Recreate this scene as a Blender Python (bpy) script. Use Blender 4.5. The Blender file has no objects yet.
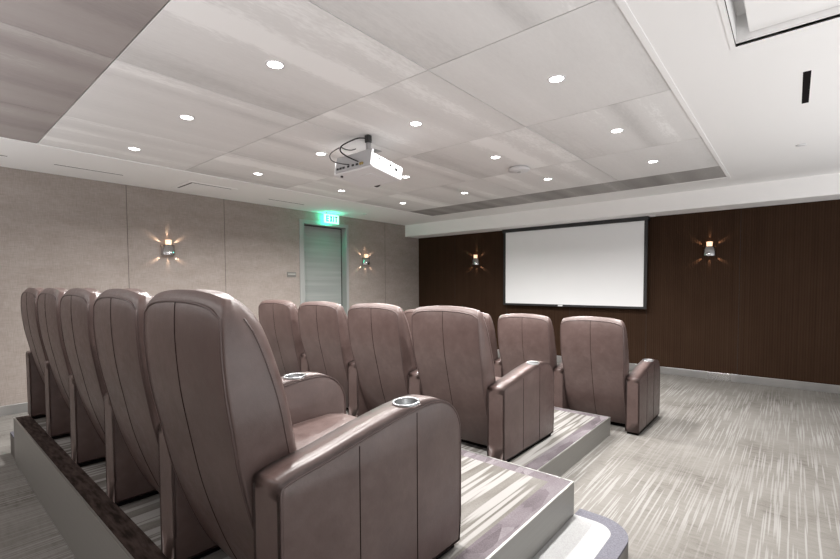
import bpy, bmesh, math, random
from mathutils import Vector, Matrix
random.seed(7)
S = bpy.context.scene
COL = S.collection
# ------------------------------------------------------------------ camera
FPX = 438.316; TH = .7052; PITCH = -.0407; ROLL = .0045; HCAM = 1.35
cam = bpy.data.cameras.new('camera'); cam.sensor_width = 36; cam.lens = FPX / 840 * 36
cam.shift_y = 22.2 / 840; cam.clip_start = .05; cam.clip_end = 60
co = bpy.data.objects.new('camera', cam); COL.objects.link(co); S.camera = co
f = Vector((-math.sin(TH), math.cos(TH), 0)); r = Vector((math.cos(TH), math.sin(TH), 0)); u = Vector((0, 0, 1))
fc = f * math.cos(PITCH) + u * math.sin(PITCH); uc = u * math.cos(PITCH) - f * math.sin(PITCH)
r2 = r * math.cos(ROLL) - uc * math.sin(ROLL); u2 = uc * math.cos(ROLL) + r * math.sin(ROLL)
co.matrix_world = Matrix(((r2.x, u2.x, -fc.x, 0), (r2.y, u2.y, -fc.y, 0), (r2.z, u2.z, -fc.z, HCAM), (0, 0, 0, 1)))
# ------------------------------------------------------------------ world, exposure, fill
w = bpy.data.worlds.new('world'); S.world = w; w.use_nodes = True
w.node_tree.nodes['Background'].inputs[0].default_value = (1.0, .99, .985, 1)
w.node_tree.nodes['Background'].inputs[1].default_value = 1.35
VS = S.view_settings
VS.view_transform = 'Standard'; VS.look = 'None'; VS.gamma = 1; VS.use_curve_mapping = False; VS.exposure = 0.86
try:
    S.cycles.use_denoising = True; S.cycles.max_bounces = 10; S.cycles.diffuse_bounces = 7; S.cycles.sample_clamp_indirect = 6
    S.cycles.caustics_reflective = False; S.cycles.caustics_refractive = False
except Exception: pass
DOWN_W = 17.5      # watts of one ceiling downlight
def area(name, loc, sx, sy, watts, rot=(0, 0, 0), col=(1, .985, .97)):
    L = bpy.data.lights.new(name, 'AREA'); L.shape = 'RECTANGLE'; L.size = sx; L.size_y = sy; L.energy = watts; L.color = col
    o = bpy.data.objects.new(name, L); COL.objects.link(o); o.location = loc; o.rotation_euler = rot
# added upward fill lights brightening the ceiling, unseen beside and behind the camera
area('added_ceiling_fill', (1.95, 2.8, .6), 2.0, 6.5, 66, (math.pi, math.radians(-14), 0), (.99, .99, 1))
area('added_ceiling_fill', (-2.9, -1.2, 1.75), 6.0, 1.0, 54, (math.pi - math.radians(24), 0, 0), (.99, .99, 1))
# room numbers
XL, XR, YB, YF, YS = -6.234, 3.2, -2.0, 7.286, 6.854
C, ZS = 2.575, 2.339
H1, H2 = .16, .345
# ------------------------------------------------------------------ materials
def mat(name, base=(.5, .5, .5), rough=.6, metal=0.0, emis=None, es=0.0, build=None, spec=None, sheen=0, coat=0):
    m = bpy.data.materials.new(name); m.use_nodes = True
    nt = m.node_tree; b = nt.nodes['Principled BSDF']
    b.inputs['Base Color'].default_value = (*base, 1); b.inputs['Roughness'].default_value = rough
    b.inputs['Metallic'].default_value = metal
    if spec is not None: b.inputs['Specular IOR Level'].default_value = spec
    if coat: b.inputs['Coat Weight'].default_value = coat; b.inputs['Coat Roughness'].default_value = .3
    if sheen: b.inputs['Sheen Weight'].default_value = sheen
    if emis: b.inputs['Emission Color'].default_value = (*emis, 1); b.inputs['Emission Strength'].default_value = es
    if build: build(nt, b)
    return m
def nd(nt, t, **k):
    n = nt.nodes.new(t)
    for a, v in k.items(): setattr(n, a, v)
    return n
def coords(nt, scale=(1, 1, 1), rot=(0, 0, 0), kind='Object', loc=(0, 0, 0)):
    tc = nd(nt, 'ShaderNodeTexCoord'); mp = nd(nt, 'ShaderNodeMapping')
    mp.inputs['Scale'].default_value = scale; mp.inputs['Rotation'].default_value = rot; mp.inputs['Location'].default_value = loc
    nt.links.new(tc.outputs[kind], mp.inputs['Vector']); return mp.outputs[0]
def noise(nt, vec, scale=5, detail=2, rough=.5, dist=0):
    n = nd(nt, 'ShaderNodeTexNoise'); n.inputs['Scale'].default_value = scale; n.inputs['Detail'].default_value = detail
    n.inputs['Roughness'].default_value = rough; n.inputs['Distortion'].default_value = dist
    nt.links.new(vec, n.inputs['Vector']); return n.outputs['Fac']
def ramp(nt, fac, stops):
    n = nd(nt, 'ShaderNodeValToRGB'); e = n.color_ramp.elements
    while len(e) > 1: e.remove(e[-1])
    e[0].position = stops[0][0]; e[0].color = (*stops[0][1], 1)
    for p, c in stops[1:]:
        x = e.new(p); x.color = (*c, 1)
    nt.links.new(fac, n.inputs[0]); return n.outputs[0]
def g3(v): return (v, v, v)
def mix(nt, fac, a, b, mode='MIX'):
    n = nd(nt, 'ShaderNodeMix', data_type='RGBA', blend_type=mode)
    for s, v in ((n.inputs[0], fac), (n.inputs[6], a), (n.inputs[7], b)):
        if isinstance(v, (int, float)): s.default_value = v
        elif isinstance(v, tuple): s.default_value = (*v, 1)
        else: nt.links.new(v, s)
    return n.outputs[2]
def maths(nt, op, a, b=None):
    n = nd(nt, 'ShaderNodeMath', operation=op)
    for i, v in enumerate((a, b)):
        if v is None: continue
        if isinstance(v, (int, float)): n.inputs[i].default_value = v
        else: nt.links.new(v, n.inputs[i])
    return n.outputs[0]
def bump(nt, b, fac, strength=.2, dist=.01):
    n = nd(nt, 'ShaderNodeBump'); n.inputs['Strength'].default_value = strength; n.inputs['Distance'].default_value = dist
    nt.links.new(fac, n.inputs['Height']); nt.links.new(n.outputs[0], b.inputs['Normal'])

def b_linen(nt, b):
    v1 = coords(nt, (1, 14, 260), kind='Object'); v2 = coords(nt, (1, 260, 14), kind='Object')
    n1 = noise(nt, v1, 1, 2); n2 = noise(nt, v2, 1, 2); n3 = noise(nt, coords(nt, (1, 1, 3)), 3, 3)
    s = maths(nt, 'ADD', n1, n2); s = maths(nt, 'MULTIPLY', s, .5); s2 = maths(nt, 'ADD', maths(nt, 'MULTIPLY', s, .75), maths(nt, 'MULTIPLY', n3, .25))
    c = ramp(nt, s2, [(.33, (.235, .20, .178)), (.5, (.305, .266, .242)), (.68, (.375, .335, .31))])
    nt.links.new(c, b.inputs['Base Color']); bump(nt, b, s, .15, .002)
M_LINEN = mat('linen_wallcovering', rough=.85, build=b_linen, spec=.2)
def b_brown(nt, b):
    v = coords(nt, (170, 1, .5)); n1 = noise(nt, v, 1, 1)
    v3 = coords(nt, (38, 1, .3)); n3 = noise(nt, v3, 1, 1)
    n2 = noise(nt, coords(nt, (2, 1, 1)), 2, 2)
    wv = nd(nt, 'ShaderNodeTexWave', wave_type='BANDS', bands_direction='X'); wv.inputs['Scale'].default_value = 11.5
    nt.links.new(coords(nt), wv.inputs['Vector'])
    s = maths(nt, 'ADD', maths(nt, 'MULTIPLY', n1, .25), maths(nt, 'MULTIPLY', n3, .3)); s = maths(nt, 'ADD', s, maths(nt, 'MULTIPLY', n2, .25))
    s = maths(nt, 'ADD', s, maths(nt, 'MULTIPLY', wv.outputs['Fac'], .2))
    c = ramp(nt, s, [(.3, (.026, .0135, .0075)), (.52, (.035, .0185, .0108)), (.75, (.045, .026, .016))])
    nt.links.new(c, b.inputs['Base Color']); bump(nt, b, wv.outputs['Fac'], .3, .004)
M_BROWN = mat('ribbed_brown_wallcovering', rough=.8, build=b_brown, spec=.08)
M_CEIL = mat('white_ceiling_paint', (.85, .845, .84), .9)
M_SOFF = mat('white_soffit_paint', (.87, .865, .86), .9)
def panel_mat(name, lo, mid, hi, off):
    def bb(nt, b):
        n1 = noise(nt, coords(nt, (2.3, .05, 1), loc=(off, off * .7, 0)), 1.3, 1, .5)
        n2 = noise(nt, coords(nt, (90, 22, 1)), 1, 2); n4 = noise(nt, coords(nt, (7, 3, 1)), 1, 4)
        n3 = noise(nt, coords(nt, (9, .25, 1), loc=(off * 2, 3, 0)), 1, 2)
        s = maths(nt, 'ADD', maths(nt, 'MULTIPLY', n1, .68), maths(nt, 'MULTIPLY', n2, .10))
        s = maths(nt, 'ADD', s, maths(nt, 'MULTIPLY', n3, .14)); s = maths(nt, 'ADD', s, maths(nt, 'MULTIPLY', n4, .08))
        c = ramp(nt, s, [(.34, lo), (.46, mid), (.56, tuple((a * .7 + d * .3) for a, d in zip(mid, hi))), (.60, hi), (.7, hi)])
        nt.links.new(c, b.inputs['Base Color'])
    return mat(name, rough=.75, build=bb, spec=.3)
M_PAN = [panel_mat('pale_streaked_ceiling_panel', (.56, .552, .545), (.72, .712, .706), (.90, .897, .892), 1.3 + 2.17 * k) for k in range(4)]  # pale lengthwise bands, offset differently in each of the variants
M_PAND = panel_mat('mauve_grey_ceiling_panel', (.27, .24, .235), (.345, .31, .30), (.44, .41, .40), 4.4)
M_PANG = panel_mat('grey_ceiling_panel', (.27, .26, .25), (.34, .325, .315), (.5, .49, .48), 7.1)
M_DARK = mat('dark_gap', (.02, .018, .017), .9)
M_BLACK = mat('black_plastic', (.012, .012, .013), .45)
M_BLACKF = mat('black_dust_fabric', (.008, .007, .007), .95, spec=.1)
M_WHITE = mat('white_plastic', (.66, .66, .67), .35)
M_GREYP = mat('grey_plastic', (.42, .42, .43), .5)
def b_brush(nt, b):
    n = noise(nt, coords(nt, (2, 2, 200)), 1, 2); c = ramp(nt, n, [(.3, (.255, .25, .235)), (.7, (.275, .27, .255))])
    nt.links.new(c, b.inputs['Base Color'])
M_RISER = mat('satin_grey_metal_riser', rough=.45, metal=.35, build=b_brush)
M_RTRIM = mat('bright_metal_nosing', (.38, .38, .36), .4, .8)
def b_base(nt, b):
    n = noise(nt, coords(nt, (3.2, 3.2, .2)), 1, 1); c = ramp(nt, n, [(.3, g3(.42)), (.55, g3(.60)), (.7, g3(.92))])  # pale upright bands are reflections painted into the steel colour
    nt.links.new(c, b.inputs['Base Color']); r_ = ramp(nt, n, [(.3, g3(.38)), (.7, g3(.2))]); nt.links.new(r_, b.inputs['Roughness'])
M_BASEB = mat('brushed_steel_baseboard', rough=.3, metal=.9, build=b_base)
def b_leather(nt, b):
    v = coords(nt, kind='Object'); n1 = noise(nt, v, 5, 4, .6); n2 = noise(nt, v, 380, 2); n3 = noise(nt, v, 26, 4, .6)
    s = maths(nt, 'ADD', maths(nt, 'MULTIPLY', n1, .7), maths(nt, 'MULTIPLY', n3, .3))
    c = ramp(nt, s, [(.3, (.070, .044, .040)), (.5, (.096, .064, .058)), (.7, (.128, .090, .083))])
    nt.links.new(c, b.inputs['Base Color'])
    r_ = ramp(nt, n3, [(.3, g3(.32)), (.7, g3(.44))]); nt.links.new(r_, b.inputs['Roughness'])
    h = maths(nt, 'ADD', maths(nt, 'MULTIPLY', n2, .25), maths(nt, 'MULTIPLY', n3, .9)); bump(nt, b, h, .22, .004)
M_LEA = mat('brown_mauve_leather', rough=.42, build=b_leather, spec=.55)
M_PIPE = mat('leather_piping', (.075, .048, .044), .42, spec=.5)
M_SEAM = mat('dark_stitching', (.018, .010, .009), .8, spec=.1)
M_CHROME = mat('polished_chrome', (.86, .86, .87), .10, 1.0)
M_BAND = mat('sconce_chrome', (.55, .55, .56), .14, 1.0)
M_CUP = mat('stainless_cup', (.42, .43, .44), .3, 1.0)
M_GLASSL = mat('lit_frosted_glass', (.9, .8, .7), .3, emis=(1.0, .60, .36), es=.75)
M_LENS = mat('downlight_lens', (1, 1, 1), .4, emis=(1.0, .985, .96), es=9)
M_SCREEN = mat('grey_white_screen_fabric', (.80, .81, .82), .9, spec=.1)
def b_door(nt, b):
    n = noise(nt, coords(nt, (1, .6, 16)), 1, 2); c = ramp(nt, n, [(.3, (.25, .27, .26)), (.7, (.31, .325, .315))]); nt.links.new(c, b.inputs['Base Color'])
M_DOOR = mat('grey_green_satin_door', rough=.33, build=b_door)
M_FRAME = mat('grey_door_frame', (.30, .31, .30), .45)
def reeds(nt, specs):
    """straight tapered light strokes at several headings (stretched cells): a 0..1 mask"""
    out = None
    for ang, wd, ln, hi, off in specs:
        v = coords(nt, (wd, ln, .001), (0, 0, ang), 'Object', (off, off * 1.7, 0))
        n = nd(nt, 'ShaderNodeTexVoronoi', voronoi_dimensions='2D'); n.inputs['Scale'].default_value = 1; nt.links.new(v, n.inputs['Vector'])
        rr = ramp(nt, n.outputs['Distance'], [(0, g3(1)), (hi * .72, g3(1)), (hi, g3(0))])
        out = rr if out is None else mix(nt, 1.0, out, rr, 'LIGHTEN')
    return out
def b_floor(nt, b):
    lines = reeds(nt, [(0.30, 22, 0.40, 0.106, 1.1), (-0.34, 20, 0.38, 0.099, 5.3), (0.13, 23, 0.42, 0.112, 9.9), (-0.16, 21, 0.38, 0.106, 14.2), (0.50, 19, 0.40, 0.092, 22.0), (-0.02, 24, 0.36, 0.106, 31.0), (0.22, 20, 0.33, 0.099, 41.0), (-0.25, 22, 0.38, 0.099, 51.0), (-0.50, 20, 0.40, 0.086, 61.0), (0.38, 24, 0.46, 0.099, 71.0), (0.05, 22, 0.42, 0.099, 81.0), (-0.08, 20, 0.34, 0.092, 91.0), (0.26, 17, 0.30, 0.079, 101.0), (-0.30, 18, 0.30, 0.079, 111.0)])
    patch = noise(nt, coords(nt, (1.4, 1.0, 1)), 1.3, 4, .6); mask = ramp(nt, noise(nt, coords(nt, (.8, .8, 1), loc=(4, 4, 0)), 1.2, 2), [(.38, g3(.25)), (.6, g3(1))])
    cross = noise(nt, coords(nt, (9, 40, 1), (0, 0, .25)), 1, 3, .6); fine = noise(nt, coords(nt), 150, 2)
    pt = maths(nt, 'ADD', maths(nt, 'MULTIPLY', patch, .55), maths(nt, 'MULTIPLY', cross, .30)); pt = maths(nt, 'ADD', pt, maths(nt, 'MULTIPLY', fine, .15))
    c = ramp(nt, pt, [(.36, (.112, .101, .091)), (.46, (.165, .155, .142)), (.6, (.200, .190, .176))])
    c = mix(nt, maths(nt, 'MULTIPLY', maths(nt, 'MULTIPLY', lines, mask), .75), c, (.295, .288, .277))
    nt.links.new(c, b.inputs['Base Color']); bump(nt, b, fine, .3, .004)
M_FLOOR = mat('patterned_grey_carpet', rough=.95, build=b_floor, spec=.1)
def b_plat(nt, b):
    lines = reeds(nt, [(.16, 16, .6, .25, 2.1), (-.24, 15, .6, .24, 7.3), (.38, 16, .7, .22, 11.9), (0, 18, .6, .22, 17.3), (-.12, 19, .6, .2, 27.3)])
    patch = noise(nt, coords(nt, (6, 1.0, 1)), 1.3, 3, .6); fine = noise(nt, coords(nt), 150, 2)
    pt = maths(nt, 'ADD', maths(nt, 'MULTIPLY', patch, .8), maths(nt, 'MULTIPLY', fine, .2))
    c = ramp(nt, pt, [(.36, (.090, .082, .072)), (.5, (.13, .121, .110)), (.62, (.165, .155, .145))])
    c = mix(nt, maths(nt, 'MULTIPLY', lines, .85), c, (.27, .262, .253))
    nt.links.new(c, b.inputs['Base Color']); bump(nt, b, fine, .3, .004)
M_PLAT = mat('streaked_beige_carpet', rough=.95, build=b_plat, spec=.1)
def b_bord(nt, b):
    n = noise(nt, coords(nt, (7, 7, 7)), 1, 1); v = nd(nt, 'ShaderNodeTexVoronoi'); v.inputs['Scale'].default_value = 1
    nt.links.new(coords(nt, (22, 5, 1)), v.inputs['Vector']); fine = noise(nt, coords(nt), 160, 2)
    s = maths(nt, 'ADD', maths(nt, 'MULTIPLY', n, .3), maths(nt, 'MULTIPLY', v.outputs['Color'], .4)); s = maths(nt, 'ADD', s, maths(nt, 'MULTIPLY', fine, .3))
    c = ramp(nt, s, [(.25, (.075, .062, .068)), (.5, (.125, .108, .117)), (.75, (.19, .172, .182))])
    nt.links.new(c, b.inputs['Base Color']); bump(nt, b, fine, .4, .004)
M_BORD = mat('mauve_carpet_border', rough=.95, build=b_bord, spec=.1)
def b_bordd(nt, b):
    n = noise(nt, coords(nt, (12, 60, 1)), 1, 3); c = ramp(nt, n, [(.35, (.018, .012, .010)), (.65, (.060, .043, .038))])
    nt.links.new(c, b.inputs['Base Color']); bump(nt, b, n, .5, .005)
M_BORDD = mat('shaded_brown_carpet_border', rough=.95, build=b_bordd, spec=.1)  # rear edge strip: its weaker light is painted in as dark brown
def b_stepc(nt, b):
    fine = noise(nt, coords(nt), 150, 2); c = ramp(nt, fine, [(.3, g3(.33)), (.7, g3(.40))]); nt.links.new(c, b.inputs['Base Color']); bump(nt, b, fine, .3, .004)
M_STEPC = mat('pale_step_carpet', rough=.95, build=b_stepc, spec=.1)
def b_stepb(nt, b):
    fine = noise(nt, coords(nt), 150, 2); c = ramp(nt, fine, [(.3, (.11, .108, .128)), (.7, (.16, .157, .18))]); nt.links.new(c, b.inputs['Base Color']); bump(nt, b, fine, .3, .004)
M_STEPB = mat('slate_step_border', rough=.95, build=b_stepb, spec=.1)
M_EXITG = mat('exit_sign_lit_face', (.6, .9, .8), .4, emis=(.36, 1.0, .74), es=.95)
M_EXITL = mat('exit_sign_letters', (.0, .02, .02), .5, emis=(.0, .10, .09), es=.05)
M_PLAQ = mat('grey_plaque', (.16, .155, .145), .4)
M_PLAQL = mat('plaque_band', (.36, .35, .33), .5)
# ------------------------------------------------------------------ mesh helpers
def obj(name, bm, m, parent=None, smooth=False, loc=None):
    me = bpy.data.meshes.new(name); bmesh.ops.recalc_face_normals(bm, faces=bm.faces[:]); bm.to_mesh(me); bm.free()
    for x in (m if isinstance(m, (list, tuple)) else [m]): me.materials.append(x)
    if smooth:
        for p in me.polygons: p.use_smooth = True
    o = bpy.data.objects.new(name, me); COL.objects.link(o)
    if parent is not None: o.parent = parent
    if loc: o.location = loc
    return o
def struct(name, bm, m, parent=None, **k):
    o = obj(name, bm, m, parent, **k)
    if parent is None: o['kind'] = 'structure'
    return o
def thing(name, label, cat, loc=(0, 0, 0), rz=0, group=None):
    o = bpy.data.objects.new(name, None); COL.objects.link(o); o.empty_display_size = .1
    o.location = loc; o.rotation_euler = (0, 0, rz); o['label'] = label; o['category'] = cat
    if group: o['group'] = group
    return o
def tag(o, label, cat, group=None):
    o['label'] = label; o['category'] = cat
    if group: o['group'] = group
    return o
def box(bm, x0, x1, y0, y1, z0, z1, bev=0, seg=2, M=None):
    r_ = bmesh.ops.create_cube(bm, size=1); vs = r_['verts']
    bmesh.ops.scale(bm, vec=(x1 - x0, y1 - y0, z1 - z0), verts=vs)
    bmesh.ops.translate(bm, vec=((x0 + x1) / 2, (y0 + y1) / 2, (z0 + z1) / 2), verts=vs)
    if bev:
        es = {e for v in vs for e in v.link_edges}
        g = bmesh.ops.bevel(bm, geom=list(es), offset=bev, segments=seg, affect='EDGES', profile=.5); vs = list({v for fa in g['faces'] for v in fa.verts} | {v for v in vs if v.is_valid})
    if M: bmesh.ops.transform(bm, matrix=M, verts=[v for v in vs if v.is_valid])
    return vs
def BX(*a, **k):
    bm = bmesh.new(); box(bm, *a, **k); return bm
def loft(bm, rings, close=True, cap=True, closed_u=True):
    V = [[bm.verts.new(p) for p in rg] for rg in rings]; n = len(V[0])
    for i in range(len(V) - 1):
        for j in range(n if closed_u else n - 1):
            k = (j + 1) % n; bm.faces.new((V[i][j], V[i][k], V[i + 1][k], V[i + 1][j]))
    if cap:
        bm.faces.new(V[0][::-1]); bm.faces.new(V[-1])
    return V
def tube(bm, pts, rad, n=8, closed=False):
    pts = [Vector(p) for p in pts]; N = len(pts); rings = []
    up = None
    for i, p in enumerate(pts):
        if closed: t = pts[(i + 1) % N] - pts[i - 1]
        else: t = pts[min(i + 1, N - 1)] - pts[max(i - 1, 0)]
        t.normalize()
        if up is None: up = Vector((0, 0, 1)) if abs(t.z) < .9 else Vector((1, 0, 0))
        a = t.cross(up).normalized(); b = a.cross(t).normalized(); up = b
        rr = rad[i] if isinstance(rad, (list, tuple)) else rad
        rings.append([p + a * math.cos(2 * math.pi * k / n) * rr + b * math.sin(2 * math.pi * k / n) * rr for k in range(n)])
    if closed: rings.append(rings[0])
    loft(bm, rings, cap=not closed)
    if closed: bmesh.ops.remove_doubles(bm, verts=bm.verts[:], dist=1e-6)
def lathe(bm, prof, n=32, c=(0, 0, 0), a0=0, a1=2 * math.pi, cap=False):
    full = abs(a1 - a0 - 2 * math.pi) < 1e-6; m = n if full else n + 1
    rings = []
    for rr, z in prof:
        rings.append([(c[0] + rr * math.cos(a0 + (a1 - a0) * k / n), c[1] + rr * math.sin(a0 + (a1 - a0) * k / n), c[2] + z) for k in range(m)])
    loft(bm, rings, cap=cap, closed_u=full)
def interp(tab, z):
    """tab sorted by z: (z, value) with smooth Catmull interpolation"""
    if z <= tab[0][0]: return tab[0][1]
    if z >= tab[-1][0]: return tab[-1][1]
    for i in range(len(tab) - 1):
        if tab[i][0] <= z <= tab[i + 1][0]:
            p1, p2 = tab[i], tab[i + 1]; p0 = tab[max(i - 1, 0)]; p3 = tab[min(i + 2, len(tab) - 1)]
            h = p2[0] - p1[0]; t = (z - p1[0]) / h
            m1 = (p2[1] - p0[1]) / (p2[0] - p0[0]) * h; m2 = (p3[1] - p1[1]) / (p3[0] - p1[0]) * h
            return (2*t**3 - 3*t**2 + 1) * p1[1] + (t**3 - 2*t**2 + t) * m1 + (-2*t**3 + 3*t**2) * p2[1] + (t**3 - t**2) * m2
# ------------------------------------------------------------------ room shell
struct('floor', BX(XL - .1, XR, YB, YF + .1, -.05, 0), M_FLOOR)
# left wall with door opening
DY0, DY1, DZ = 4.336, 5.25, 2.37
bm = bmesh.new(); box(bm, XL - .25, XL, YB, DY0, 0, C + .2); box(bm, XL - .25, XL, DY1, YF + .1, 0, C + .2); box(bm, XL - .25, XL, DY0, DY1, DZ, C + .2)
wl = struct('wall_left', bm, M_LINEN)
bm = bmesh.new()
for y in (-.60, .597, 1.794, 3.003, 6.251): box(bm, XL - .002, XL + .0015, y - .003, y + .003, .1, C)
obj('panel_joint', bm, mat('dark_joint', (.10, .085, .075), .9), wl)  # dark joint lines between the wall panels
wf = struct('wall_front', BX(XL, XR, YF, YF + .1, 0, C), M_BROWN)
bm = bmesh.new()
for x in (-5.26, -4.07, -2.88, -1.69, -.552, .63, 1.8): box(bm, x - .0022, x + .0022, YF - .0015, YF + .002, .1, ZS)
obj('panel_joint', bm, M_DARK, wf)
struct('baseboard_front', BX(XL, XR, YF - .012, YF + .002, 0, .10, bev=.002), M_BASEB)
bm = bmesh.new(); box(bm, XL - .002, XL + .012, YB, DY0 - .08, 0, .10, bev=.002); box(bm, XL - .002, XL + .012, DY1 + .06, YF - .012, 0, .10, bev=.002)
struct('baseboard_left', bm, M_BASEB)
# door frame, door
bm = bmesh.new()
box(bm, XL - .124, XL + .012, DY0 - .086, DY0 + .004, 0, DZ + .06, bev=.003); box(bm, XL - .124, XL + .012, DY1 - .006, DY1 + .05, 0, DZ + .06, bev=.003)
box(bm, XL - .124, XL + .012, DY0, DY1 - .006, DZ - .004, DZ + .06, bev=.003)
struct('trim_1', bm, M_FRAME)
bm = BX(XL - .165, XL - .125, DY0, DY1, .008, DZ, bev=.002)
dr = struct('door_1', bm, M_DOOR)
bm = bmesh.new(); box(bm, XL - .125, XL - .119, DY1 - .02, DY1 - .004, 0, DZ); box(bm, XL - .125, XL - .119, DY0, DY1 - .02, DZ - .02, DZ)
obj('door_seal', bm, M_DARK, dr)
bm = bmesh.new(); tube(bm, [(XL - .125, DY0 + .07, 1.02), (XL - .07, DY0 + .07, 1.02), (XL - .07, DY0 + .19, 1.02)], .010, 10); lathe(bm, [(0, 0), (.026, 0), (.026, .008), (0, .008)], 20, (0, 0, 0))
bmesh.ops.transform(bm, matrix=Matrix.Identity(4), verts=bm.verts)
for v in bm.verts:
    if abs(v.co.x) < .05: v.co = Vector((XL - .125 + v.co.z, DY0 + .07 + v.co.x, 1.02 + v.co.y))
obj('door_handle', bm, M_CUP, dr)
# ceiling with tray and coffer openings
TX0, TX1, TY0, TY1 = -5.02, -.615, -1.6, 6.25
CX0, CX1, CY0, CY1 = -.2553, 1.6, .6, 2.835
def slab(bm, x0, x1, y0, y1): box(bm, x0, x1, y0, y1, C, C + .15)
bm = bmesh.new()
slab(bm, XL, TX0, YB, YF); slab(bm, TX0, TX1, YB, TY0); slab(bm, TX0, TX1, TY1, YF)
slab(bm, TX1, CX0, YB, YF); slab(bm, CX0, XR, CY1, YF); slab(bm, CX0, XR, YB, CY0); slab(bm, CX1, XR, CY0, CY1)
box(bm, CX0 - .05, CX1, CY0, CY1 + .05, C + .15, C + .2)
ceil = struct('ceiling', bm, M_CEIL)
obj('panel_backing', BX(TX0, TX1, TY0, TY1, C + .05, C + .15), M_DARK, ceil)
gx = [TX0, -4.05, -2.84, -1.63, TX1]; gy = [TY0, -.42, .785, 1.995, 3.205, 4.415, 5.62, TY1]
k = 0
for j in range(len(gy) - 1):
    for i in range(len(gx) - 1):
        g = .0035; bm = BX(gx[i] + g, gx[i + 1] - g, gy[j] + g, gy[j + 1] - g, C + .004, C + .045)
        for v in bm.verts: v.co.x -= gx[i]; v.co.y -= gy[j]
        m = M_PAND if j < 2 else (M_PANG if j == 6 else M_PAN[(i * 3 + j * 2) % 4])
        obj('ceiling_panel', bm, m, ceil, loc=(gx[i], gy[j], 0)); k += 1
bm = bmesh.new(); t_ = .03
box(bm, TX1 - .001, TX1 + t_, TY0, TY1 + t_, C - .005, C + .01); box(bm, TX0 - t_, TX0 + .001, TY0, TY1 + t_, C - .005, C + .01); box(bm, TX0, TX1, TY1 - .001, TY1 + t_, C - .005, C + .01)
struct('trim_2', bm, M_CEIL)
struct('trim_3', BX(XL, XR, YS, YF, ZS, C + .001), M_SOFF)
# coffer at the right: raised inner panel and thin dark shadow gap
bm = bmesh.new(); box(bm, CX0 - .025, CX0, CY0, CY1 + .025, C - .004, C + .01); box(bm, CX0, CX1, CY1, CY1 + .025, C - .004, C + .01)
struct('trim_4', bm, M_CEIL)
cp = struct('trim_5', BX(-.2, CX1 - .05, CY0 + .05, CY1 - .004, C + .045, C + .10, bev=.004), M_CEIL)
bm = bmesh.new(); box(bm, CX0, CX0 + .002, CY0, CY1, C - .0052, C); box(bm, CX0, CX1, CY1 - .002, CY1, C - .0052, C - .001)
obj('shadow_line', bm, M_DARK, cp)

struct('wall_right', BX(XR, XR + .1, YB, YF, 0, C), M_CEIL)
struct('wall_rear', BX(XL, XR, YB - .1, YB, 0, C), M_LINEN)
# ------------------------------------------------------------------ platform
def carpet_block(parent, x0, x1, y0, y1, z0, z1, borders, dark=None):
    """top carpet with mauve border strips"""
    bx0, bx1, by0, by1 = borders
    ox0, ox1, oy0, oy1 = x0 + bx0, x1 - bx1, y0 + by0, y1 - by1
    obj('carpet', BX(ox0, ox1, oy0, oy1, z0, z1), M_PLAT, parent)
    e = .0005
    if bx1: obj('carpet_border', BX(ox1, x1, oy0, y1, z0, z1), M_BORD, parent)
    if bx0: obj('carpet_border', BX(x0, ox0, oy0, y1, z0, z1), M_BORD, parent)
    if by1: obj('carpet_border', BX(ox0, ox1, oy1, y1, z0, z1), M_BORD, parent)
    if by0: obj('carpet_border', BX(x0, x1, y0, oy0, z0, z1), M_BORDD, parent)
PX0, PX1, PY0, PY1 = -4.5, -.823, .503, 2.166
up = thing('seating_platform', 'upper carpeted platform with tall grey metal risers under the back row', 'platform', (0, 0, 0))
def risers(parent, x0, x1, y0, y1, z0, z1, sides):
    t = .012
    obj('core', BX(x0 + t, x1 - t, y0 + t, y1 - t, z0, z1 - .012), M_BLACKF, parent)
    if 'b' in sides: obj('riser', BX(x0, x1, y0, y0 + t, z0, z1 - .004), M_RISER, parent)
    if 'f' in sides: obj('riser', BX(x0, x1, y1 - t, y1, z0, z1 - .004), M_RISER, parent)
    if 'r' in sides: obj('riser', BX(x1 - t, x1, y0 + t, y1 - t, z0, z1 - .004), M_RISER, parent)
    if 'l' in sides: obj('riser', BX(x0, x0 + t, y0 + t, y1 - t, z0, z1 - .004), M_RISER, parent)
    bm = bmesh.new(); q = .009
    box(bm, x0, x1, y0, y0 + q, z1 - .004, z1 + .002); box(bm, x0, x1, y1 - q, y1, z1 - .004, z1 + .002)
    box(bm, x1 - q, x1, y0 + q, y1 - q, z1 - .004, z1 + .002); box(bm, x0, x0 + q, y0 + q, y1 - q, z1 - .004, z1 + .002)
    obj('metal_nosing', bm, M_RTRIM, parent)
risers(up, PX0, PX1, PY0, PY1, 0, H2, 'bfrl')
carpet_block(up, PX0 + .009, PX1 - .009, PY0 + .009, PY1 - .009, H2 - .010, H2, (0, .09, .085, .075))
LX0, LX1, LY1 = -4.6, -1.208, 4.02
lp = thing('seating_platform', 'lower carpeted platform with grey metal riser under the middle row', 'platform', (0, 0, 0))
risers(lp, LX0, LX1, PY1 + .001, LY1, 0, H1, 'frl')
carpet_block(lp, LX0 + .009, LX1 - .009, PY1 + .01, LY1 - .009, H1 - .010, H1, (0, .09, 0, .075))
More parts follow.
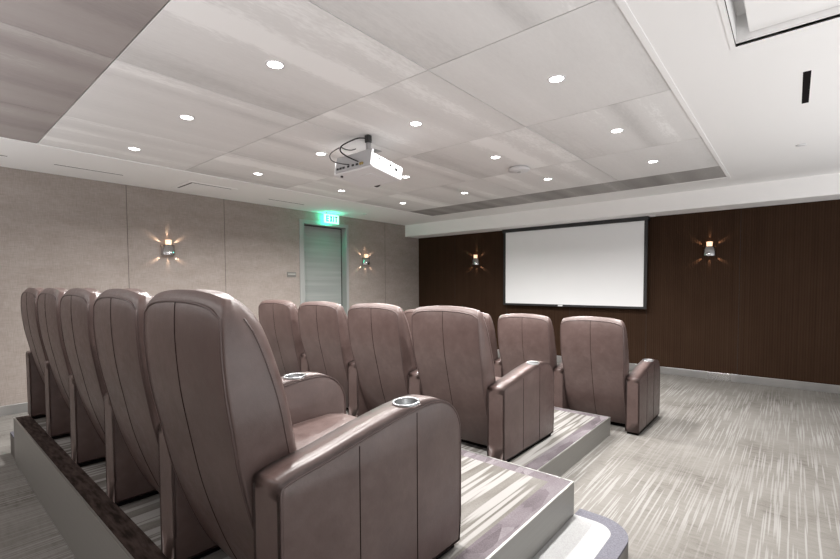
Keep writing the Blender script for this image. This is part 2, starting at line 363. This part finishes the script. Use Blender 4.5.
# side steps with rounded corner
def side_step(label, xi, xo, y0, y1, rad, h, sx):
    t = thing('side_step', label, 'step', (0, 0, 0))
    def outline(o):
        pts = [(xi, y0 + o), (xo - sx * o, y0 + o)]; rr = rad - o
        cx, cy = xo - sx * rad, y1 - rad
        for k in range(13):
            a = math.pi / 2 * k / 12; pts.append((cx + sx * rr * math.cos(a), cy + rr * math.sin(a)))
        pts.append((xi, y1 - o)); return pts
    A, B = outline(0), outline(.075)
    bm = bmesh.new(); loft(bm, [[(x, y, 0) for x, y in A], [(x, y, h - .012) for x, y in A]]); obj('skirt', bm, mat('carpeted_step_side', build=b_plat, rough=.95), t)
    bm = bmesh.new(); loft(bm, [[(x, y, h - .012) for x, y in B], [(x, y, h) for x, y in B]]); obj('tread', bm, M_STEPC, t)
    bm = bmesh.new(); loft(bm, [[(x, y, h - .012) for x, y in A], [(x, y, h) for x, y in A], [(x, y, h) for x, y in B], [(x, y, h - .012) for x, y in B]], cap=False); obj('tread_border', bm, M_STEPB, t)
side_step('low rounded step with pale tread and slate border, right of upper platform', PX1 + .001, -.545, .503, 2.245, .17, .175, 1)
side_step('low rounded step at the far left end of the upper platform', PX0 - .001, -4.77, .51, 2.16, .17, .175, -1)
# ------------------------------------------------------------------ recliner
ARM_TAB = [(0, .500), (.05, .512), (.16, .528), (.28, .551), (.42, .575), (.52, .588), (.60, .592), (.66, .584), (.71, .558), (.75, .515), (.772, .46), (.778, .41)]
def arm_profile():
    p = [(0.0, .022)]
    for z in (.12, .24, .36, .46): p.append((0.0, z))
    for i in range(5):
        a = math.pi / 2 * i / 4; p.append((.018 - .018 * math.cos(a), .482 + .022 * math.sin(a)))
    for k in range(1, 18): y = .018 + (.62 - .018) * k / 17; p.append((y, interp(ARM_TAB, y)))
    for k in range(1, 9):
        a = math.pi / 2 * k / 8; p.append((.62 + .155 * math.sin(a), .435 + (.5905 - .435) * math.cos(a)))
    for z in (.33, .22, .12): p.append((.775 - .004 * (.43 - z), z))
    p.append((.765, .022)); return p
def inset(prof, d):
    n = len(prof); out = []
    for i in range(n):
        p0 = Vector(prof[i - 1]); p1 = Vector(prof[i]); p2 = Vector(prof[(i + 1) % n])
        a = (p1 - p0).normalized(); b = (p2 - p1).normalized()
        n1 = Vector((a.y, -a.x)); n2 = Vector((b.y, -b.x)); m = (n1 + n2)
        if m.length < 1e-6: m = n1
        m.normalize(); c = max(m.dot(n1), .5); out.append(tuple(p1 + m * d / c))
    return out
def make_arm(w):
    """returns list of (name, bmesh, material) around x=0"""
    P = arm_profile(); hw = w / 2; rad = .013; rings = []
    def ring(x, d, crown=0):
        q = inset(P, d); return [(x, y, z + crown * min(1, max(0, (z - .42) / .08))) for y, z in q]
    for a in (90, 60, 30, 0): t = math.radians(a); rings.append(ring(-(hw - rad + rad * math.sin(t)), rad * (1 - math.cos(t))))
    for s in (-.5, 0, .5): rings.append(ring(s * w, 0, .004 * (1 - (2 * s) ** 2)))
    for a in (0, 30, 60, 90): t = math.radians(a); rings.append(ring(hw - rad + rad * math.sin(t), rad * (1 - math.cos(t))))
    bm = bmesh.new(); loft(bm, rings); bmesh.ops.recalc_face_normals(bm, faces=bm.faces[:]); pass
    Q = inset(P, .004)
    top = [q for q in Q if q[1] > .08]
    pipes = []
    for sx in (-1, 1): q_ = bmesh.new(); tube(q_, [(sx * (hw - .003), y, z) for y, z in top], .0042, 6); pipes.append(q_)
    seams = []
    for sx in (1,):
        for y in (.262, .518):
            zt = interp(ARM_TAB, y) - .004
            seam = bmesh.new(); seams.append(seam); tube(seam, [(sx * (hw - .0005), y, .03), (sx * (hw - .0005), y, .2), (sx * (hw - .0005), y, .4), (sx * (hw - .0005), y, zt - .012)], .0022, 6)
    return bm, pipes, seams
def make_chair(label, pitch, armw, ztop, lean, group, left_arm=False, loc=(0, 0, 0)):
    """x=0 is the seat centre; y=0 the rear of the armrests; faces +y"""
    t = thing('theater_recliner', label, 'chair', loc, 0, group)
    hw = (pitch - armw) / 2
    def arm(x):
        a, pp, sm = make_arm(armw); o = obj('armrest', a, M_LEA, t, True, loc=(x, 0, 0))
        
        for q_ in pp: obj('piping', q_, M_PIPE, o, True)
        for q_ in sm: obj('stitching_seam', q_, M_SEAM, o, True)
        obj('plinth', BX(-armw / 2 + .012, armw / 2 - .012, .015, .745, 0, .03), M_BLACKF, o)
        yc = .535; zc = interp(ARM_TAB, yc) + .004
        bm = bmesh.new(); lathe(bm, [(.0, -.055), (.034, -.055), (.037, -.05), (.040, .0), (.041, .0035), (.047, .0045), (.049, .002), (.049, -.004)], 36)
        c = obj('cup_holder', bm, M_CUP, o, True, loc=(0, yc, zc)); c.rotation_euler = (.06, 0, 0)
        # real cavity in the arm top
        ar = bpy.data.objects.new('armrest_cut', None)
        bpy.data.objects.remove(ar)
        cutter(o, (0, yc, zc), .0405, .06)
        return o
    arm(hw + armw / 2)
    if left_arm: arm(-hw - armw / 2)
    # backrest
    dz = ztop - .99; k = lean
    R = [(.045, .135), (.08, .112), (.14, .082), (.22, .05), (.32, .016), (.42, -.012), (.56, -.040 - k * .25), (.70, -.064 - k * .55), (.83 + dz * .6, -.075 - k * .85), (.91 + dz, -.074 - k), (.945 + dz, -.068 - k), (.965 + dz, -.052 - k)]
    F = [(.045, .17), (.10, .21), (.22, .22), (.32, .215), (.42, .19), (.56, .153 - k * .4), (.70, .120 - k * .9), (.79 + dz * .6, .092 - k * 1.2), (.86 + dz, .066 - k * 1.4), (.912 + dz, .040 - k * 1.45), (.945 + dz, .008 - k), (.965 + dz, -.022 - k)]
    bw = hw + .004
    zmax = .965 + dz; levels = [.045, .06, .08] + [.08 + (zmax - .16) * i / 22 for i in range(1, 23)]
    z0 = levels[-1]; levels += [z0 + (zmax - z0) * (1 - (1 - q) ** 1.6) for q in (.18, .36, .54, .7, .84, .94, 1.0)]
    def half(z):
        v = bw - .012 * (1 - min(1, max(0, (z - .52) / .12)))
        if z > zmax - .16: q = (z - (zmax - .16)) / .16; v -= .008 * q ** 2
        if z > zmax - .05: q = (z - (zmax - .05)) / .05; v -= .022 * (1 - math.sqrt(max(0, 1 - q * q)))
        if z < .3: v -= .012 * (1 - z / .3)
        return v
    def lift(x, z):
        q = max(0, (z - (zmax - .35)) / .35); a_ = abs(x) / bw; return (.025 - .026 * a_ ** 2.2 - .012 * a_ ** 10) * q ** 1.5
    def ringpts(z):
        yr, yf = interp(R, z), interp(F, z); h = half(z); pts = []
        rr = min(.012, (yf - yr) * .45); rf = min(.045, (yf - yr) * .45)
        for x in [-1 + 2 * i / 10 for i in range(11)]:            # rear
            xx = x * (h - rr); puff = .006 * (1 - abs(x) ** 3) ; pts.append((xx, yr - puff, z))
        for a in (22, 45, 68): a = math.radians(a); pts.append((h - rr + rr * math.sin(a), yr + rr - rr * math.cos(a), z))
        n_ = 4
        for i in range(n_ + 1): y = yr + rr + (yf - rf - yr - rr) * i / n_; pts.append((h + .004 * math.sin(math.pi * i / n_), y, z))
        for a in (18, 36, 54, 72): a = math.radians(a); pts.append((h - rf + rf * math.cos(a), yf - rf + rf * math.sin(a), z))
        for x in [1 - 2 * i / 10 for i in range(11)]: pts.append((x * (h - rf), yf + .012 * (1 - abs(x) ** 3), z))
        for a in (72, 54, 36, 18): a = math.radians(a); pts.append((-(h - rf + rf * math.cos(a)), yf - rf + rf * math.sin(a), z))
        for i in range(n_ + 1): y = yf - rf + (yr + rr - yf + rf) * i / n_; pts.append((-(h + .004 * math.sin(math.pi * i / n_)), y, z))
        for a in (68, 45, 22): a = math.radians(a); pts.append((-(h - rr + rr * math.sin(a)), yr + rr - rr * math.cos(a), z))
        return [(x, y, z + lift(x, z)) for x, y, z in pts]
    bm = bmesh.new(); loft(bm, [ringpts(z) for z in levels])
    b = obj('backrest', bm, M_LEA, t, True)
    # rear panel piping and centre seam
    pp = bmesh.new(); zt = zmax - .030; path = []
    zs = [.06 + (zt - .06 - .012) * i / 26 for i in range(27)]
    for z in zs: path.append((-(half(z) - .007), interp(R, z) + .001, z + lift(half(z), z)))
    hx = half(zt) - .012
    for i in range(1, 16):
        x = -hx + 2 * hx * i / 16; q = abs(x) / hx; zz = zt - .012 * q ** 8; path.append((x * 1.0, interp(R, zz) - .006 * (1 - q ** 3) + .0005, zz + lift(x, zz)))
    for z in zs[::-1]: path.append((half(z) - .007, interp(R, z) + .001, z + lift(half(z), z)))
    tube(pp, path, .0045, 6); obj('piping', pp, M_PIPE, b, True)
    sm = bmesh.new(); tube(sm, [(0, interp(R, z) - .0055, z + lift(0, z)) for z in zs + [zt]], .0022, 6); obj('stitching_seam', sm, M_SEAM, b, True)
    # front side seam of the side panel
    for sx in (-1, 1):
        ss = bmesh.new(); tube(ss, [(sx * (half(z) - .0012), interp(F, z) - min(.045, (interp(F, z) - interp(R, z)) * .45), z + lift(half(z), z)) for z in zs[12:]], .0035, 6)
        obj('side_piping', ss, M_PIPE, b, True)
    # seat
    def sring(y, zlo, zhi, w_, rr=.03):
        pts = []
        for cx, cz, a0 in ((w_ - rr, zhi - rr, 0), (-w_ + rr, zhi - rr, 90), (-w_ + rr, zlo + rr, 180), (w_ - rr, zlo + rr, 270)):
            for q in range(5):
                a = math.radians(a0 + 90 * q / 4); pts.append((cx + rr * math.cos(a), y, cz + rr * math.sin(a)))
        return pts
    sw = hw - .003; bm = bmesh.new()
    loft(bm, [sring(.14, .27, .37, sw - .01, .02), sring(.16, .25, .395, sw), sring(.35, .25, .405, sw), sring(.55, .25, .415, sw), sring(.66, .25, .415, sw), sring(.73, .26, .40, sw - .002), sring(.765, .275, .375, sw - .01), sring(.775, .29, .35, sw - .02, .02)])
    obj('seat', bm, M_LEA, t, True)
    bm = bmesh.new(); box(bm, -sw, sw, .70, .765, .05, .262, bev=.018, seg=3); obj('footrest', bm, M_LEA, t, True)
    obj('base', BX(-hw + .004, hw - .004, .19, .70, 0, .25), M_BLACKF, t)
    return t
def cutter(o, c, rad, depth):
    """cut a round cavity in the mesh of o (boolean applied through the depsgraph)"""
    bm = bmesh.new(); bmesh.ops.create_cone(bm, segments=36, radius1=rad, radius2=rad, depth=depth * 2, cap_ends=True)
    bmesh.ops.translate(bm, vec=(c[0], c[1], c[2]), verts=bm.verts[:]); me = bpy.data.meshes.new('cut'); bm.to_mesh(me); bm.free()
    cu = bpy.data.objects.new('cut', me); COL.objects.link(cu)
    p = o.parent; o.parent = None; l = o.location.copy(); o.location = (0, 0, 0)
    md = o.modifiers.new('b', 'BOOLEAN'); md.operation = 'DIFFERENCE'; md.solver = 'MANIFOLD'; md.object = cu
    bpy.context.view_layer.update(); dg = bpy.context.evaluated_depsgraph_get()
    new = bpy.data.meshes.new_from_object(o.evaluated_get(dg)); o.modifiers.clear(); old = o.data; o.data = new
    new.name = 'armrest'; o.location = l; o.parent = p
    bpy.data.objects.remove(cu); bpy.data.meshes.remove(me)
def copy_tree(root, loc, label, skip=()):
    c = root.copy(); COL.objects.link(c); c.location = loc; c['label'] = label
    for ch in list(root.children):
        if ch in skip: continue
        d = ch.copy(); COL.objects.link(d); d.parent = c
        for g_ in ch.children:
            if ch.name.startswith('armrest') and g_.name.startswith('stitching_seam'): continue   # only the outer arm of a row is seamed
            e = g_.copy(); COL.objects.link(e); e.parent = d
    return c
def row(labels, pitch, armw, ztop, lean, group, xarm, y0, z0, slack=0):
    hw = (pitch - armw) / 2; x = xarm - armw - hw; n = len(labels)
    first = make_chair(labels[0], pitch, armw, ztop, lean, group, False, (x, y0, z0 + .002)); out = [first]
    for i in range(1, n): out.append(copy_tree(first, (x - pitch * i, y0, z0 + .002), labels[i]))
    for i, c in enumerate(out[1:]):
        for ch in c.children:
            if ch.name.startswith('backrest'): ch.location.y += slack * (i + 2)   # each seat is reclined a touch differently
    # the row's far end chair carries an armrest on its left too
    arm0 = [c for c in first.children if c.name.startswith('armrest')][0]
    d = arm0.copy(); COL.objects.link(d); d.parent = out[-1]; d.location = (-hw - armw / 2, 0, 0)
    for g_ in arm0.children:
        if g_.name.startswith('stitching_seam'): continue
        e = g_.copy(); COL.objects.link(e); e.parent = d
    return out
row(['brown leather recliner nearest the camera, right end of back row', 'brown leather recliner second from the right end of the back row', 'brown leather recliner in the middle of the back row',
     'brown leather recliner second from the left end of back row', 'brown leather recliner at the far left end of the back row'], .672, .13, .99, 0, 'back row recliners', -.95, .58, H2, .009)
row(['brown leather recliner at right end of middle row, whole outer arm showing', 'brown leather recliner second from right in the middle row', 'brown leather recliner third from right in the middle row, below the door',
     'brown leather recliner at the left end of the middle row'], .71, .13, 1.035, .03, 'middle row recliners', -1.405, 2.49, H1)
row(['brown leather recliner at right end of front row, standing on floor carpet', 'brown leather recliner second from right in front row, under screen corner', 'brown leather front row recliner mostly hidden behind right end of middle row',
     'brown leather front row recliner showing only a sliver between middle row backs'], .682, .115, 1.04, .02, 'front row recliners', -1.003, 4.14, 0)
# ------------------------------------------------------------------ projection screen
sc = thing('projection_screen', 'wide framed projection screen with black border hanging on brown wall', 'screen', (0, 0, 0))
SX0, SX1, SZ0, SZ1, SY = -4.085, -1.665, .955, ZS, 7.186
obj('screen_fabric', BX(SX0 + .03, SX1 - .03, SY - .002, SY + .004, SZ0 + .03, SZ1 - .02), M_SCREEN, sc)
bm = bmesh.new(); b_ = .045
box(bm, SX0, SX0 + b_, SY - .008, SY + .02, SZ0, SZ1 - .001, bev=.002); box(bm, SX1 - b_, SX1, SY - .008, SY + .02, SZ0, SZ1 - .001, bev=.002)
box(bm, SX0 + b_, SX1 - b_, SY - .008, SY + .02, SZ0, SZ0 + .035, bev=.002); obj('border_frame', bm, M_BLACK, sc)
obj('top_case', BX(SX0 - .015, SX1 + .012, SY - .03, SY + .085, SZ1 - .062, SZ1 - .001, bev=.005), M_BLACK, sc)
bm = BX(SX0 + 1.05, SX0 + 1.13, SY - .013, SY - .006, SZ0 + .006, SZ0 + .03, bev=.001); obj('badge', bm, M_WHITE, sc)
tag(obj('ceiling_bracket', BX(-1.63, -1.56, 7.10, 7.18, ZS - .018, ZS, bev=.003), M_WHITE), 'small white bracket under soffit at right of screen case', 'bracket')
# ------------------------------------------------------------------ projector
pr = thing('projector', 'white ceiling projector with black cables hanging from short mount', 'projector', (-2.60, 2.456, 2.30))
pr.rotation_euler = (math.radians(-9), 0, 0)
PW, PL, PH = .49, .37, .118
bm = bmesh.new(); box(bm, -PW, 0, .012, PL, 0, PH, bev=.014, seg=3)
body = obj('body', bm, M_WHITE, pr)
obj('rear_panel', BX(-PW + .03, -.012, .002, .022, .012, PH + .03, bev=.003), M_GREYP, pr)
bm = bmesh.new(); rp_ = bm
for x in (-.44, -.40, -.36, -.30, -.24, -.19): box(bm, x, x + .026, -.004, .004, .035, .052, bev=.002)
obj('connector_port', bm, M_BLACK, pr)
bm = bmesh.new()
for x in (-.14, -.115): box(bm, x, x + .016, -.010, .004, .03, .05, bev=.002)
obj('brass_connector', bm, mat('brass', (.55, .42, .18), .35, .8), pr)
bm = bmesh.new(); box(bm, -.001, .004, .20, .222, .07, .09, bev=.001); box(bm, -.001, .004, .07, .085, .08, .095, bev=.001); box(bm, -.001, .004, .27, .30, .055, .08, bev=.001)
obj('side_vent', bm, M_BLACK, pr)
bm = bmesh.new(); lathe(bm, [(0, 0), (.055, 0), (.06, .01), (.06, .03), (.045, .04), (.04, .03), (0, .028)], 32)
for v in bm.verts: v.co = Vector((-.33 + v.co.x, PL + v.co.z - .005, .06 + v.co.y))
obj('lens', bm, M_BLACK, pr, True)
bm = bmesh.new(); box(bm, -.30, -.12, .12, .26, -.004, .002, bev=.001); obj('bottom_hatch', bm, M_WHITE, pr)
bm = bmesh.new(); lathe(bm, [(0, 0), (.012, 0), (.012, .012), (0, .014)], 16)
for v in bm.verts: v.co.z = -v.co.z
for v in bm.verts: v.co += Vector((-.42, .05, 0))
obj('foot', bm, M_BLACK, pr)
mt = thing('projector_mount', 'short black and steel ceiling mount above white projector', 'mount', (-2.74, 2.53, 0))
obj('mount_box', BX(.02, .062, -.03, .012, 2.515, C, bev=.003), M_BLACK, mt)
bm = bmesh.new(); box(bm, -.05, .08, .0, .11, 2.462, 2.468, bev=.002); box(bm, .026, .056, -.022, .010, 2.46, 2.52)
obj('bracket_plate', bm, M_CUP, mt)
def bez(p, n=24):
    out = []
    for i in range(len(p) - 1):
        p0 = Vector(p[max(i - 1, 0)]); p1 = Vector(p[i]); p2 = Vector(p[i + 1]); p3 = Vector(p[min(i + 2, len(p) - 1)])
        for k in range(n):
            t = k / n; out.append(.5 * ((2 * p1) + (-p0 + p2) * t + (2 * p0 - 5 * p1 + 4 * p2 - p3) * t * t + (-p0 + 3 * p1 - 3 * p2 + p3) * t ** 3))
    out.append(Vector(p[-1])); return out
cables = [([(-2.735, 2.53, 2.562), (-2.78, 2.47, 2.555), (-2.89, 2.41, 2.51), (-2.91, 2.40, 2.465), (-2.86, 2.41, 2.42), (-2.80, 2.425, 2.385), (-2.74, 2.445, 2.355)], .006, 'thick black cable looping from ceiling mount to the projector'),
          ([(-2.905, 2.385, 2.485), (-2.98, 2.37, 2.46), (-3.0, 2.36, 2.43), (-2.97, 2.36, 2.385), (-2.90, 2.39, 2.355), (-2.84, 2.435, 2.345)], .004, 'thin black cable hanging lowest left behind the projector'),
          ([(-2.885, 2.39, 2.487), (-2.84, 2.39, 2.462), (-2.79, 2.41, 2.448), (-2.75, 2.43, 2.455)], .004, 'short black cable end curling above projector rear panel')]
for p, rd, lb in cables:
    bm = bmesh.new(); tube(bm, bez(p, 8), rd, 8); tag(obj('cable', bm, M_BLACK, None, True), lb, 'cable')
# ------------------------------------------------------------------ ceiling fixtures
XS_ = [-1.113, -2.235, -3.42, -4.555]; YS_ = [1.385, 2.585, 3.77, 4.96]
cn = ['rightmost', 'second from right', 'third from right', 'leftmost']; rn = ['nearest row', 'second row from camera', 'third row from camera', 'row nearest the screen wall']
proto = None
for j, y in enumerate(YS_):
    for i, x in enumerate(XS_):
        lb = 'round recessed downlight, %s in the %s' % (cn[i], rn[j])
        if proto is None:
            proto = thing('downlight', lb, 'ceiling light', (x, y, C + .004), 0, 'recessed ceiling downlights')
            bm = bmesh.new(); lathe(bm, [(.041, -.001), (.043, -.004), (.051, -.003), (.053, 0), (.053, .002), (.041, .002)], 32); obj('trim_ring', bm, M_WHITE, proto, True)
            bm = bmesh.new(); lathe(bm, [(0, -.0015), (.041, -.0015), (.042, .001)], 32); bmesh.ops.remove_doubles(bm, verts=bm.verts[:], dist=1e-5); obj('lens', bm, M_LENS, proto, True)
            L = bpy.data.lights.new('downlight_lamp', 'AREA'); L.shape = 'DISK'; L.size = .09; L.energy = DOWN_W; L.color = (1.0, .975, .95); L.spread = math.radians(150)
            lo = bpy.data.objects.new('lamp', L); COL.objects.link(lo); lo.parent = proto; lo.location = (0, 0, -.008)
        else: copy_tree(proto, (x, y, C + .004), lb)
dim = None  # extra unseen lamps added to brighten the rear floor and riser
for x, lb in zip(XS_, ('rightmost', 'second from right', 'third from right', 'leftmost')):
    c_ = copy_tree(proto, (x, -1.0, C + .004), 'added unseen downlight brightening the rear aisle, %s of the four' % lb)
    for ch in c_.children:
        if ch.type == 'LIGHT':
            if dim is None: dim = ch.data.copy(); dim.energy = 3.6
            ch.data = dim
sd = thing('smoke_detector', 'round white ceiling smoke detector between downlights near the screen', 'smoke detector', (-2.247, 4.272, C + .004))
bm = bmesh.new(); lathe(bm, [(0, 0), (.095, 0), (.095, -.012), (0, -.012)], 40); obj('base_ring', bm, M_GREYP, sd)
bm = bmesh.new(); lathe(bm, [(0, -.012), (.108, -.012), (.112, -.018), (.110, -.032), (.095, -.04), (.05, -.046), (0, -.047)], 40); obj('cover', bm, M_WHITE, sd, True)
bm = bmesh.new(); lathe(bm, [(0, -.047), (.02, -.046), (.018, -.052), (0, -.053)], 20); obj('sensor_button', bm, M_GREYP, sd, True)
def slot(x0, x1, y0, y1, label):
    t = thing('linear_diffuser', label, 'air vent', ((x0 + x1) / 2, (y0 + y1) / 2, C)); a, b = (x1 - x0) / 2, (y1 - y0) / 2
    obj('slot_opening', BX(-a, a, -b, b, -.0015, .001), M_BLACKF, t)
    bm = bmesh.new(); e = .004
    box(bm, -a - e, -a, -b - e, b + e, -.0016, .001); box(bm, a, a + e, -b - e, b + e, -.0016, .001); box(bm, -a, a, -b - e, -b, -.0016, .001); box(bm, -a, a, b, b + e, -.0016, .001)
    obj('frame', bm, M_CEIL, t)
slot(.015, .052, 3.437, 4.035, 'wide black slot vent in white ceiling at the right')
slot(-5.728, -5.706, 1.02, 1.62, 'thin slot vent above left wall, between hatch and camera')
slot(-5.766, -5.744, 3.42, 4.025, 'thin slot vent above left wall, before the exit door')
slot(-5.704, -5.682, .08, .672, 'thin slot vent above left wall, cut by the left picture edge')
def cap(x, y, label):
    bm = bmesh.new(); lathe(bm, [(0, 0), (.036, 0), (.036, -.006), (.03, -.009), (0, -.010)], 24)
    tag(obj('sprinkler_cap', bm, M_WHITE, None, True, loc=(x, y, C)), label, 'sprinkler')
cap(.024, 5.23, 'small round sprinkler cap in white ceiling, right side'); cap(-5.73, 5.26, 'small round sprinkler cap in ceiling beside the exit sign')
hv = thing('ceiling_hatch', 'square white air return hatch in ceiling over left wall', 'air vent', (-5.72, 2.51, C))
bm = bmesh.new(); a, b = .27, .30
box(bm, -a, a, -b, -b + .05, -.004, .001); box(bm, -a, a, b - .05, b, -.004, .001); box(bm, -a, -a + .05, -b + .05, b - .05, -.004, .001); box(bm, a - .05, a, -b + .05, b - .05, -.004, .001)
obj('frame', bm, M_CEIL, hv); obj('gap', BX(-a + .05, a - .05, -b + .05, b - .05, -.001, .001), M_DARK, hv)
obj('hatch_panel', BX(-a + .055, a - .085, -b + .075, b - .053, -.005, 0), M_CEIL, hv)
# ------------------------------------------------------------------ exit sign, plaque
ex = thing('exit_sign', 'glowing green and white exit sign over grey door', 'exit sign', (-6.13, 4.84, 0))
obj('canopy', BX(-.03, .03, -.12, .12, 2.55, C, bev=.003), M_WHITE, ex)
obj('lit_panel', BX(-.012, .012, -.155, .155, 2.405, 2.553, bev=.002), M_EXITG, ex)
def letters(word, h, wd, th, gap):
    bm = bmesh.new(); x = 0
    for ch in word:
        if ch == 'E':
            box(bm, x, x + th, 0, .003, 0, h)
            for z in (0, h / 2 - th / 2, h - th): box(bm, x + th, x + wd, 0, .003, z, z + th)
            x += wd + gap
        elif ch == 'X':
            for s in (-1, 1):
                L_ = math.hypot(wd - th, h); a = math.atan2(h, s * (wd - th)); Mx = Matrix.Translation((x + wd / 2, 0, h / 2)) @ Matrix.Rotation(-a, 4, 'Y')
                box(bm, -L_ / 2, L_ / 2, 0, .003, -th / 2, th / 2, M=Mx)
            x += wd + gap
        elif ch == 'I': box(bm, x, x + th, 0, .003, 0, h); x += th + gap
        elif ch == 'T': box(bm, x, x + wd, 0, .003, h - th, h); box(bm, x + wd / 2 - th / 2, x + wd / 2 + th / 2, 0, .003, 0, h - th); x += wd + gap
    tot = x - gap
    for v in bm.verts: v.co = Vector((v.co.y, v.co.x - tot / 2, v.co.z))
    return bm
bm = letters('EXIT', .10, .056, .019, .018)
for v in bm.verts: v.co += Vector((.0125, 0, 2.43))
obj('letters', bm, M_EXITL, ex)
for nm, lx, e_ in (('sign_glow', .05, 1.6), ('sign_glow', -.055, 1.5)):
    L = bpy.data.lights.new('exit_glow', 'POINT'); L.energy = e_; L.color = (.02, 1.0, .55); L.shadow_soft_size = .03
    lo = bpy.data.objects.new(nm, L); COL.objects.link(lo); lo.parent = ex; lo.location = (lx, -.05, 2.47)
pq = thing('wall_plaque', 'small grey room plaque on wall left of the door', 'sign', (XL, 4.095, 1.51))
obj('plate', BX(0, .006, -.083, .083, -.04, .04, bev=.001), M_PLAQ, pq); obj('text_band', BX(.006, .0075, -.07, .07, -.004, .018), M_PLAQL, pq)
# ------------------------------------------------------------------ sconces
def sconce(label, loc, rz, pw):
    t = thing('wall_sconce', label, 'wall light', loc, rz, 'chrome wall sconces')    # +y points out of the wall
    obj('backplate', BX(-.045, .045, 0, .012, -.055, .055, bev=.004), M_CHROME, t)
    bm = bmesh.new(); R_ = .084; n = 24; rings = []
    for z, rr in ((-.060, R_), (.070, R_), (.070, R_ - .004), (-.060, R_ - .004), (-.060, R_)):
        rings.append([(rr * math.cos(math.pi * k / n), .012 + rr * .95 * math.sin(math.pi * k / n), z) for k in range(n + 1)])
    loft(bm, rings, cap=False, closed_u=False); obj('chrome_band', bm, M_BAND, t, True)
    bm = bmesh.new(); lathe(bm, [(.0, -.04), (.028, -.04), (.032, -.03), (.034, .07), (.037, .135), (.034, .135), (.031, .07), (.0, .06)], 24, (0, .040, 0)); obj('glass_tube', bm, M_GLASSL, t, True)
    for sx, sz in ((-1, 1), (1, 1), (-1, -1), (1, -1), (0, 1), (0, -1)):
        L = bpy.data.lights.new('sconce_ray', 'SPOT'); L.energy = 1.5 * pw * (1 if sx else .6); L.color = (1.0, .70, .48); L.spot_size = math.radians(30); L.spot_blend = .9; L.shadow_soft_size = .004
        lo = bpy.data.objects.new('lamp', L); COL.objects.link(lo); lo.parent = t
        lo.location = (sx * .058, .022, .085 if sz > 0 and sx else .15 if sz > 0 else -.07)
        d = Vector((sx * .9 if sx else 0, -.26, sz * (.62 if sx else 1))); lo.rotation_euler = d.to_track_quat('-Z', 'Y').to_euler()
sconce('chrome wall sconce on left wall above back row seats', (XL, 2.24, 1.80), -math.pi / 2, 1.1)
sconce('chrome wall sconce on left wall right of the door', (XL, 5.707, 1.78), -math.pi / 2, 1.1)
sconce('chrome wall sconce on brown wall left of the screen', (-4.738, YF, 1.775), math.pi, 1.3)
sconce('chrome wall sconce on brown wall right of the screen', (-.897, YF, 1.78), math.pi, 1.3)
